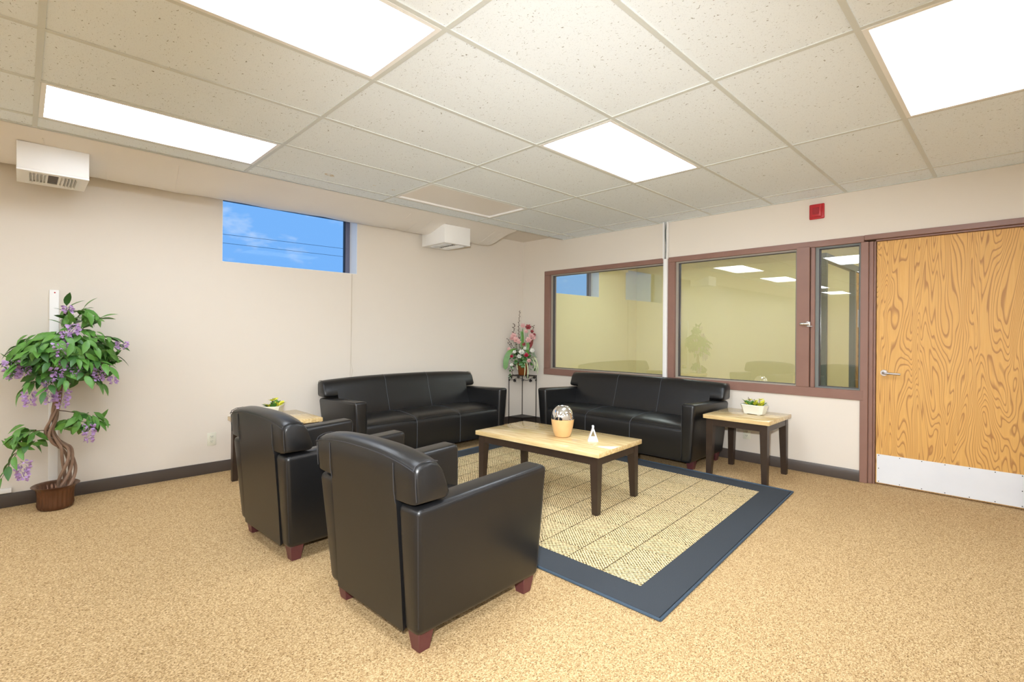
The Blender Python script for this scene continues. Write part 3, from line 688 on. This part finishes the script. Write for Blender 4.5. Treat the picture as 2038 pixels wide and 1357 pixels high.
bm = NB(); box(bm, -.037, .037, .0, L, .0005, .0035); box(bm, -.026, .026, .03, .034, .0035, .036); obj('bottom_flap', bm, 'paper', t_, smooth=False)

# ------------------------------------------------------------------ leaves
def leaf_mesh(name, mat, L, W, fold=.25, droop=.25, n=5):
    bm = NB(); rows = []
    for i in range(n+1):
        u = i/n; wdt = W/2*math.sin(math.pi*min(1, u*.96+.04))**.8*(1.0-.25*u) if 0 < i < n else .0008
        z = -droop*L*u*u; rows.append([bm.verts.new((-wdt, u*L, z+fold*wdt)), bm.verts.new((0, u*L, z)), bm.verts.new((wdt, u*L, z+fold*wdt))])
    for a, b in zip(rows, rows[1:]):
        bm.faces.new((a[0], a[1], b[1], b[0])); bm.faces.new((a[1], a[2], b[2], b[1]))
    me = bpy.data.meshes.new(name); bm.to_mesh(me); bm.free(); me.materials.append(M[mat])
    me.polygons.foreach_set('use_smooth', [True]*len(me.polygons)); return me
def put(name, me, parent, loc, d, roll=0, s=1):
    o = bpy.data.objects.new(name, me); COL.objects.link(o); o.parent = parent
    d = Vector(d).normalized(); z = Vector((0, 0, 1)); x = d.cross(z)
    if x.length < .05: x = Vector((1, 0, 0))
    x.normalize(); z = x.cross(d)
    mt = Matrix((x, d, z)).transposed().to_4x4() @ Matrix.Rotation(roll, 4, 'Y')
    o.matrix_local = Matrix.Translation(Vector(loc)) @ mt @ Matrix.Scale(s, 4)
    return o

# wisteria -------------------------------------------------------------
PB = Vector((.245, -5.075, 0))
wt_ = tag(empty('wisteria', PB), 'potted artificial wisteria tree with twisted trunk and lilac flower clusters', 'potted plant')
def toL(p): return Vector(p)-PB
pot = None
bm = NB()
prof_p = [(0, .004), (.082, .004), (.086, .0), (.096, .008), (.101, .03), (.098, .05), (.099, .10), (.103, .135), (.112, .152), (.132, .165), (.135, .168), (.131, .171), (.108, .158), (.096, .14), (.09, .10), (0, .10)]
lathe(bm, prof_p, 96, flute=lambda k, z: (.0035*math.cos(k*2*math.pi/96*24) if .02 < z < .145 else 0))
pot = obj('pot', bm, 'bronze', wt_, ang=70)
bm = NB(); lathe(bm, [(0, .112), (.05, .114), (.092, .104)], 24); obj('soil', bm, 'soil', pot)
path = [toL(p) for p in ((.25, -5.035, .105), (.25, -5.018, .19), (.25, -5.002, .30), (.25, -5.015, .41), (.25, -5.068, .475), (.25, -5.106, .55), (.25, -5.09, .64), (.25, -5.076, .73), (.25, -5.06, .86), (.25, -5.045, 1.0), (.25, -5.03, 1.12))]
def samp(pts, t):
    f = t*(len(pts)-1); i = min(int(f), len(pts)-2); f -= i
    p0, p1, p2, p3 = pts[max(i-1, 0)], pts[i], pts[i+1], pts[min(i+2, len(pts)-1)]
    return .5*((2*p1)+(p2-p0)*f+(2*p0-5*p1+4*p2-p3)*f*f+(3*p1-p0-3*p2+p3)*f**3)
for k in range(5):
    bm = NB(); pts = []; rs = []
    for i in range(61):
        t = i/60; c = samp(path, t); a = 2*math.pi*k/5+t*9.5; rad = (.026-.010*t)*(1+.35*math.sin(t*14+k*2))
        if .05 < t < .35: rad *= 1.25
        pts.append(c+Vector((math.cos(a), math.sin(a), 0))*rad); rs.append(.0115-.005*t)
    tube(bm, pts, rs, 7); obj('stem', bm, 'bark', wt_)
LM = [leaf_mesh('leaf', 'leafg', .118, .052), leaf_mesh('leaf', 'leafg', .105, .046, .35, .4), leaf_mesh('leaf', 'leafd', .112, .050, .2, .3)]
nleaf = [0]
def clampx(p):
    if p.x+PB.x < .035: p.x = .035-PB.x
    return p
def sprig(a, d, ln, nl, droop, s=1.0):
    a = Vector(a); d = Vector(d).normalized(); pts = []
    for i in range(7):
        u = i/6; pts.append(clampx(a+d*ln*u+Vector((0, 0, -droop*u*u))))
    bm = NB(); tube(bm, pts, [.0035-.0022*i/6 for i in range(7)], 5); obj('twig', bm, 'twig', wt_)
    for i in range(nl):
        u = .25+.75*(i+.5)/nl; p = samp(pts, u); tdir = (samp(pts, min(1, u+.05))-samp(pts, u-.05)).normalized()
        side = tdir.cross(Vector((0, 0, 1)))
        if side.length < .1: side = Vector((0, 1, 0))
        side.normalize(); sg = 1 if i % 2 else -1
        dr = tdir*.8+side*sg*random.uniform(.6, 1.0)+Vector((.25, 0, random.uniform(-.35, .15)))
        if i == nl-1: dr = tdir+Vector((.15, 0, -.1))
        if nleaf[0] < 298:
            q = p+dr.normalized()*.1
            if q.x+PB.x < .03: dr.x = abs(dr.x)
            put('leaf', random.choice(LM), wt_, p, dr, random.uniform(-.5, .5), s*random.uniform(.75, 1.05)); nleaf[0] += 1
hub = toL((.25, -5.035, 1.12))
for k in range(22):
    a = 2*math.pi*k/22+random.uniform(-.12, .12)
    d = Vector((math.cos(a)*.62+.12, math.sin(a), random.uniform(.15, .55))); ln = .24 if abs(math.sin(a)) < .6 else .30
    sprig(hub+Vector((0, 0, random.uniform(-.05, .06))), d, ln*random.uniform(.85, 1.08), 9, random.uniform(.06, .17))
for k in range(7):
    a = -1.4+2.8*k/6
    sprig(hub+Vector((.02, 0, random.uniform(-.16, -.05))), (math.cos(a)*.8, math.sin(a)*.9, random.uniform(-.25, .1)), .22, 7, .10)
for d in ((.1, .5, 1.3), (.2, .05, 1.4), (.15, .9, .9)): sprig(hub+Vector((0, 0, .08)), d, .30, 8, .03)
sprig(toL((.25, -5.1, .56)), (.25, -1, .25), .20, 7, .05); sprig(toL((.27, -5.18, .58)), (.2, -.55, -.6), .26, 9, .12)
sprig(toL((.25, -5.06, .70)), (.3, 1, -.15), .22, 8, .06); sprig(toL((.25, -5.03, .58)), (.35, .9, .15), .20, 7, .06); sprig(toL((.25, -5.02, .6)), (.2, .5, .2), .14, 5, .05)
def crown(name, mat, cen, rad, n, seed, elmin=-.75):
    # overlapping drooping leaves that fill the crown
    rr = random.Random(seed); bm = NB()
    for k in range(n):
        a = rr.uniform(0, 2*math.pi); el = rr.uniform(elmin, 1.3); q = rr.uniform(.5, .97)
        nrm = Vector((math.cos(a)*math.cos(el), math.sin(a)*math.cos(el), math.sin(el)))
        c = toL(cen)+Vector((nrm.x*rad[0], nrm.y*rad[1], nrm.z*rad[2]))*q
        if c.x+PB.x < .05: continue
        d = Vector((nrm.x*.5, nrm.y*1.0, -.15-.5*rr.random()))+Vector((rr.uniform(-.4, .4), rr.uniform(-.6, .6), rr.uniform(-.2, .3))); d = (d-nrm*d.dot(nrm)*.8).normalized()
        nn = (nrm+Vector((.5, rr.uniform(-.5, .5), rr.uniform(-.3, .6)))).normalized()
        sd_ = d.cross(nn).normalized(); uu = sd_.cross(d); L_ = rr.uniform(.075, .115); Wd = L_*.21
        if (c+d*L_).x+PB.x < .02: continue
        rows = []
        for i in range(5):
            u = i/4; ww = (0.001, Wd*.8, Wd, Wd*.65, .0008)[i]; o = c+d*L_*u-uu*L_*.25*u*u
            rows.append([bm.verts.new(o-sd_*ww+uu*ww*.3), bm.verts.new(o), bm.verts.new(o+sd_*ww+uu*ww*.3)])
        for x_, y_ in zip(rows, rows[1:]): bm.faces.new((x_[0], x_[1], y_[1], y_[0])); bm.faces.new((x_[1], x_[2], y_[2], y_[1]))
    me = bpy.data.meshes.new(name); bm.to_mesh(me); bm.free(); me.materials.append(M[mat]); me.polygons.foreach_set('use_smooth', [True]*len(me.polygons))
    o = bpy.data.objects.new(name, me); COL.objects.link(o); o.parent = wt_; o['kind'] = 'stuff'
crown('foliage', 'leafg', (.25, -5.02, 1.12), (.22, .31, .19), 400, 2)
crown('foliage', 'leafd', (.25, -5.03, 1.06), (.20, .27, .22), 260, 4)
crown('foliage', 'leafg', (.25, -4.95, 1.38), (.09, .10, .09), 34, 6)
crown('foliage', 'leafg', (.27, -4.93, .62), (.09, .13, .07), 40, 7)
crown('foliage', 'leafg', (.27, -5.22, .52), (.07, .06, .12), 30, 8)
def raceme(p, ln, rad):
    bm = NB(); c = toL(p); n = int(62*ln/.13)
    for i in range(n):
        u = (i+.5)/n; z = -u*ln; r = rad*(1-.55*u)*random.uniform(.35, 1); a = i*2.4
        o = c+Vector((math.cos(a)*r, math.sin(a)*r, z+random.uniform(-.005, .005)))
        d = Vector((math.cos(a), math.sin(a), random.uniform(-.5, .3))).normalized(); s = d.cross(Vector((random.uniform(-1, 1), random.uniform(-1, 1), random.uniform(-.6, .6)))).normalized(); L_ = .026; Wd = .0115
        uu = s.cross(d)
        vs_ = [bm.verts.new(q) for q in (o, o+d*L_*.6+s*Wd+uu*.004, o+d*L_, o+d*L_*.6-s*Wd+uu*.004)]; bm.faces.new((vs_[0], vs_[1], vs_[2])); bm.faces.new((vs_[0], vs_[2], vs_[3]))
    obj('flower_cluster', bm, 'lilac', wt_, smooth=False)
for (p, ln, rd) in (((.42, -5.056, 1.19), .17, .035), ((.36, -5.30, 1.08), .13, .045), ((.36, -5.24, 1.07), .10, .03), ((.43, -5.075, 1.02), .09, .035), ((.42, -4.985, 1.03), .07, .028), ((.40, -4.85, 1.03), .12, .038), ((.36, -4.715, 1.20), .06, .03),
                    ((.36, -5.215, .86), .10, .03), ((.38, -5.115, .93), .15, .035), ((.40, -5.05, .86), .12, .042), ((.36, -4.765, .95), .06, .022), ((.36, -4.9, .60), .13, .033), ((.33, -5.245, .38), .13, .036), ((.38, -4.99, 1.33), .08, .03), ((.38, -5.03, 1.27), .07, .025), ((.33, -5.02, 1.46), .05, .025)):
    raceme(p, ln, rd)

# small planters ----------------------------------------------------------
PL = [leaf_mesh('leaf', 'leafy', .062, .040, .3, .25), leaf_mesh('leaf', 'leafg', .060, .036, .3, .3), leaf_mesh('leaf', 'leafd', .062, .034, .3, .3)]
def planter(loc, rz, label, seed):
    rnd = random.Random(seed)
    e = tag(empty('planter', loc, rz), label, 'potted plant', 'white planters on the end tables')
    def oct_(hx, hy, c): return [(-hx+c, -hy), (hx-c, -hy), (hx, -hy+c), (hx, hy-c), (hx-c, hy), (-hx+c, hy), (-hx, hy-c), (-hx, -hy+c)]
    bm = NB(); secs = [(.085, .05, .02, .006), (.088, .052, .021, .008), (.108, .068, .027, .078), (.112, .071, .028, .082), (.112, .071, .028, .09), (.104, .063, .025, .09), (.100, .060, .024, .072)]
    loft(bm, [[(x, y, z) for x, y in oct_(a, b, c)] for a, b, c, z in secs])
    for sx in (-1, 1):
        for sy in (-1, 1): box(bm, sx*.06-.012, sx*.06+.012, sy*.03-.01, sy*.03+.01, 0, .0065)
    obj('bowl', bm, 'planter', e, ang=25)
    bm = NB(); loft(bm, [[(x, y, z) for x, y in oct_(.0985, .0585, .024)] for z in (.070, .076)]); obj('soil', bm, 'soil', e, smooth=False)
    for k in range(30):
        x, y = rnd.uniform(-.085, .085), rnd.uniform(-.04, .04); a = math.atan2(y*1.6, x)+rnd.uniform(-.7, .7)
        put('leaf', PL[rnd.choice((0, 0, 1, 2, 2))], e, (x*.9, y*.9, .077), (math.cos(a)*.6, math.sin(a)*.6, rnd.uniform(.45, 1.2)), rnd.uniform(-.6, .6), rnd.uniform(.7, 1.15))
    bm = NB()
    for k in range(4):
        x = rnd.uniform(-.06, .06); tube(bm, [(x, 0, .076), (x+.004, .005, .11), (x-.003, .004, .135+.02*rnd.random())], .002, 5)
    obj('stems', bm, 'twig', e)
    for k in range(3):
        c = Vector((-.03+.05*k+rnd.uniform(-.015, .015), rnd.uniform(-.02, .02), .118+.02*rnd.random()))
        for i in range(5):
            a = i*1.257; put('petal', PL[0], e, c, (math.cos(a), math.sin(a), .7), .3, .55)
planter((3.405, -.425, .552), R(-8), 'white planter of yellow-green leaves on the end table by the door', 3)
planter((.56, -3.685, .552), R(-35), 'white planter of yellow-green leaves on the end table by the window wall', 8)

# ------------------------------------------------------------------ corner stand with flowers
st = tag(empty('plant_stand', (.03, -.03, 0)), 'black iron quarter-round corner plant stand with ivy leaf scrollwork', 'plant stand')
RS = .285
def qround(z0, z1, r):
    bm = NB(); pts = [(0, 0)]+[(r*math.cos(a), -r*math.sin(a)) for a in (math.pi/2*k/14 for k in range(15))]
    loft(bm, [[(x, y, z) for x, y in pts] for z in (z0, z1)]); return bm
obj('top_shelf', qround(.684, .692, RS), 'iron', st, smooth=False); obj('lower_shelf', qround(.10, .106, RS), 'iron', st, smooth=False)
for (x, y) in ((.005, -.005), (RS-.006, -.006), (.006, -RS+.006)):
    bm = NB(); tube(bm, [(x, y, .0), (x, y, .692)], .006, 8); obj('leg', bm, 'iron', st)
def arcp(t, z): 
    a = math.pi/2*t; return Vector(((RS-.004)*math.cos(a), -(RS-.004)*math.sin(a), z))
bm = NB(); tube(bm, [arcp(i/30, .645+.018*math.sin(i/30*math.pi*4)) for i in range(31)], .003, 6); obj('vine', bm, 'iron', st)
bm = NB(); tube(bm, [arcp(i/24, .103) for i in range(25)], .005, 6); obj('lower_rail', bm, 'iron', st)
bm = NB(); tube(bm, [arcp(.5, .10), arcp(.5, .06)*1.02, arcp(.5, .02)*1.08, arcp(.5, .005)*1.13], .007, 8); obj('front_foot', bm, 'iron', st)
def ivy(bm, c, nrm, s):
    side = nrm.cross(Vector((0, 0, 1))).normalized(); shp = [(0, -.55), (.12, -.2), (.5, -.3), (.35, .0), (.55, .3), (.2, .3), (0, .6), (-.2, .3), (-.55, .3), (-.35, .0), (-.5, -.3), (-.12, -.2)]
    A = [bm.verts.new(c+side*x*s+Vector((0, 0, y*s))+nrm*.002) for x, y in shp]; B = [bm.verts.new(c+side*x*s+Vector((0, 0, y*s))-nrm*.002) for x, y in shp]
    bm.faces.new(A); bm.faces.new(B[::-1])
    for i in range(12): bm.faces.new((A[i], B[i], B[(i+1) % 12], A[(i+1) % 12]))
for t, z, s in ((.10, .662, .05), (.24, .618, .05), (.34, .668, .045), (.64, .668, .045), (.76, .618, .05), (.90, .662, .05), (.03, .622, .034), (.5, .628, .036), (.97, .622, .034)):
    bm = NB(); c = arcp(t, z); ivy(bm, c, Vector((c.x, c.y, 0)).normalized(), s); obj('ivy_leaf', bm, 'iron', st, smooth=False)

FB = Vector((.155, -.155, .692))
fa = tag(empty('flower_arrangement', FB), 'tall silk flower arrangement of pink blooms in an amber pot on the corner stand', 'flowers')
bm = NB(); lathe(bm, [(0, 0), (.055, 0), (.060, .006), (.078, .13), (.083, .15), (.088, .152), (.088, .165), (.080, .165), (.074, .14), (0, .135)], 28); obj('pot', bm, 'terracotta', fa)
# picture-plane helper axes for laying the bouquet out around its own centre
ax_s = Vector((.70, .71, 0)); ax_f = Vector((.71, -.70, 0))
def fp(s, z, f=0): return ax_s*s+ax_f*f+Vector((0, 0, z))
def okp(p):
    q = p+FB; q.x = max(q.x, .03); q.y = min(q.y, -.03); return q-FB
petal = {k: leaf_mesh('petal', k, .034, .028, .3, -.2, 4) for k in ('pink', 'rose', 'whitep', 'crimson')}
def bloom(s, z, f, kind, size, facing=None):
    c = okp(fp(s, z, f)); nrm = (facing or Vector((.6, -.6, .45))).normalized(); x = nrm.cross(Vector((0, 0, 1))).normalized(); y = x.cross(nrm)
    bm = NB()
    for layer, (n, k, tilt) in enumerate(((6, 1, .25), (5, .7, .7), (3, .45, 1.4))):
        for i in range(n):
            a = 2*math.pi*i/n+layer*.5; d = (x*math.cos(a)+y*math.sin(a)+nrm*tilt).normalized(); sd_ = d.cross(nrm).normalized(); L_ = size*k; Wd = size*.42*k
            v_ = [bm.verts.new(c+q) for q in (Vector((0, 0, 0)), d*L_*.55+sd_*Wd, d*L_+nrm*size*.12, d*L_*.55-sd_*Wd)]
            bm.faces.new((v_[0], v_[1], v_[2])); bm.faces.new((v_[0], v_[2], v_[3]))
    obj('bloom', bm, kind, fa, smooth=False)
    bm = NB(); tube(bm, [fp(s*.15, .14, 0), okp(fp(s*.6, .14+(z-.14)*.5, f*.4)), c], .002, 5); obj('flower_stem', bm, 'leafd', fa)
for a in ((.0, .70, .02, 'pink', .042), (.075, .68, .02, 'rose', .05), (.045, .62, .05, 'pink', .035), (-.13, .56, .03, 'pink', .05), (-.10, .50, .07, 'pink', .055), (-.15, .52, .02, 'pink', .045), (-.06, .47, .08, 'pink', .04), (-.02, .53, .06, 'rose', .035), (.08, .50, .08, 'pink', .05), (.12, .56, .04, 'pink', .045), (.155, .57, .02, 'rose', .035), (.15, .53, .04, 'pink', .04), (.01, .44, .08, 'rose', .032),
          (.13, .62, .02, 'rose', .03), (-.20, .37, .06, 'pink', .03), (-.16, .27, .10, 'crimson', .028), (.045, .29, .14, 'crimson', .04), (.085, .21, .14, 'pink', .035), (.13, .35, .10, 'whitep', .04), (-.02, .33, .13, 'whitep', .045), (-.05, .27, .13, 'whitep', .04), (.03, .38, .1, 'whitep', .03), (-.12, .33, .1, 'whitep', .03), (-.16, .15, .1, 'whitep', .03)): bloom(*a)
SL = [leaf_mesh('leaf', 'leafs', .055, .032, .2, .3), leaf_mesh('leaf', 'leafd', .06, .036, .2, .3), leaf_mesh('leaf', 'leafg', .05, .03, .2, .3)]
rnd = random.Random(5)
for k in range(150):
    a = rnd.uniform(0, 2*math.pi); r = rnd.uniform(.03, .19); z = rnd.uniform(.15, .42)-r*.4
    p = okp(fp(math.cos(a)*r, z, math.sin(a)*r*.7)); q = p+FB
    d = fp(math.cos(a), rnd.uniform(-.5, .6), math.sin(a)*.8)
    if q.x < .08: d.x = abs(d.x)
    if q.y > -.08: d.y = -abs(d.y)
    put('leaf', rnd.choice(SL), fa, p, d, rnd.uniform(-.6, .6), rnd.uniform(.8, 1.35))
blade = leaf_mesh('leaf', 'leafg', .26, .04, .3, -.03, 8); put('leaf', blade, fa, fp(.0, .40, .08), fp(-.04, 1, .02), 1.2); put('leaf', blade, fa, fp(.04, .30, .05), fp(.15, .5, .05), 1.2, .7)
redl = leaf_mesh('leaf', 'rose', .14, .06, .2, .1, 6); put('leaf', redl, fa, fp(.10, .38, .03), fp(.3, 1, -.0), 1.0)
def blade_curve(pts, wd, mat):
    bm = NB(); pts = [okp(fp(*p)) for p in pts]; n = 10; rows = []
    for i in range(n+1):
        p = samp(pts, i/n); ww = wd*(.6+.4*math.sin(math.pi*i/n))*(1 if i < n else .1); rows.append((bm.verts.new(p-ax_s*ww), bm.verts.new(p+ax_s*ww)))
    for a, b in zip(rows, rows[1:]): bm.faces.new((a[0], a[1], b[1], b[0]))
    obj('blade', bm, mat, fa)
for p in ([(.0, .25, .06), (.02, .22, .12), (.03, .10, .15), (.02, -.02, .16)], [(.03, .24, .06), (.05, .21, .13), (.07, .08, .16), (.065, -.05, .165)], [(.1, .26, .05), (.16, .26, .09), (.20, .18, .11), (.18, .05, .12)], [(.1, .27, .05), (.17, .24, .08), (.215, .13, .10), (.20, .02, .10)], [(.08, .25, .05), (.13, .24, .1), (.17, .15, .12), (.14, .06, .12)], [(-.06, .24, .06), (-.09, .22, .11), (-.08, .12, .13), (-.07, .08, .13)]):
    blade_curve(p, .006, 'ribbon')
def twig(pts, nb, s):
    bm = NB(); P_ = [okp(fp(*p)) for p in pts]; pp = [samp(P_, i/14) for i in range(15)]; tube(bm, pp, [.003-.0016*i/14 for i in range(15)], 5)
    for i in range(nb):
        c = samp(P_, .35+.65*i/nb); a = i*2.2; d = (ax_s*math.cos(a)+ax_f*math.sin(a)*.6+Vector((0, 0, .5)))*s
        tube(bm, [c, c+d*.5, c+d], [.003, .006, .001], 5)
    obj('twig', bm, 'twig', fa)
blade_curve([(-.10, .38, .06), (-.18, .34, .09), (-.235, .22, .10), (-.245, .08, .10)], .042, 'leafg')
blade_curve([(-.02, .40, .07), (-.025, .48, .08), (-.02, .56, .08), (-.03, .63, .07)], .016, 'leafg')
blade_curve([(.08, .30, .08), (.06, .36, .11), (.075, .42, .10), (.06, .46, .09)], .022, 'leafg')
for q in ((-.03, .20, .15), (.0, .17, .16), (-.10, .22, .12), (.02, .24, .15)): blade_curve([q, (q[0]+.005, q[1]-.02, q[2]+.02), (q[0]-.005, q[1]-.045, q[2]+.025), (q[0], q[1]-.06, q[2]+.02)], .026, 'leafd')
twig([(-.02, .15, 0), (-.05, .45, .0), (-.06, .68, 0), (-.045, .92, 0)], 26, .016)
twig([(-.05, .15, 0), (-.10, .42, .02), (-.13, .60, .02), (-.12, .73, .02)], 14, .03); twig([(.05, .15, 0), (.10, .4, .02), (.13, .6, 0), (.155, .71, 0)], 12, .028)
twig([(-.03, .2, 0), (-.13, .38, .02), (-.18, .46, .03), (-.24, .52, .03)], 8, .018); twig([(-.03, .2, 0), (-.14, .36, .02), (-.19, .43, .03), (-.225, .47, .03)], 6, .018)
twig([(-.08, .2, .05), (-.14, .12, .1), (-.15, .05, .1), (-.14, -.02, .1)], 8, .02)
for k in range(9): put('leaf', SL[0 if k % 3 else 1], fa, okp(fp(-.15+.02*rnd.uniform(-1, 1)-.004*k, .14-.02*k, .11)), fp(rnd.uniform(-1, 1), rnd.uniform(-.6, .2), .4), rnd.uniform(-.5, .5), .75)
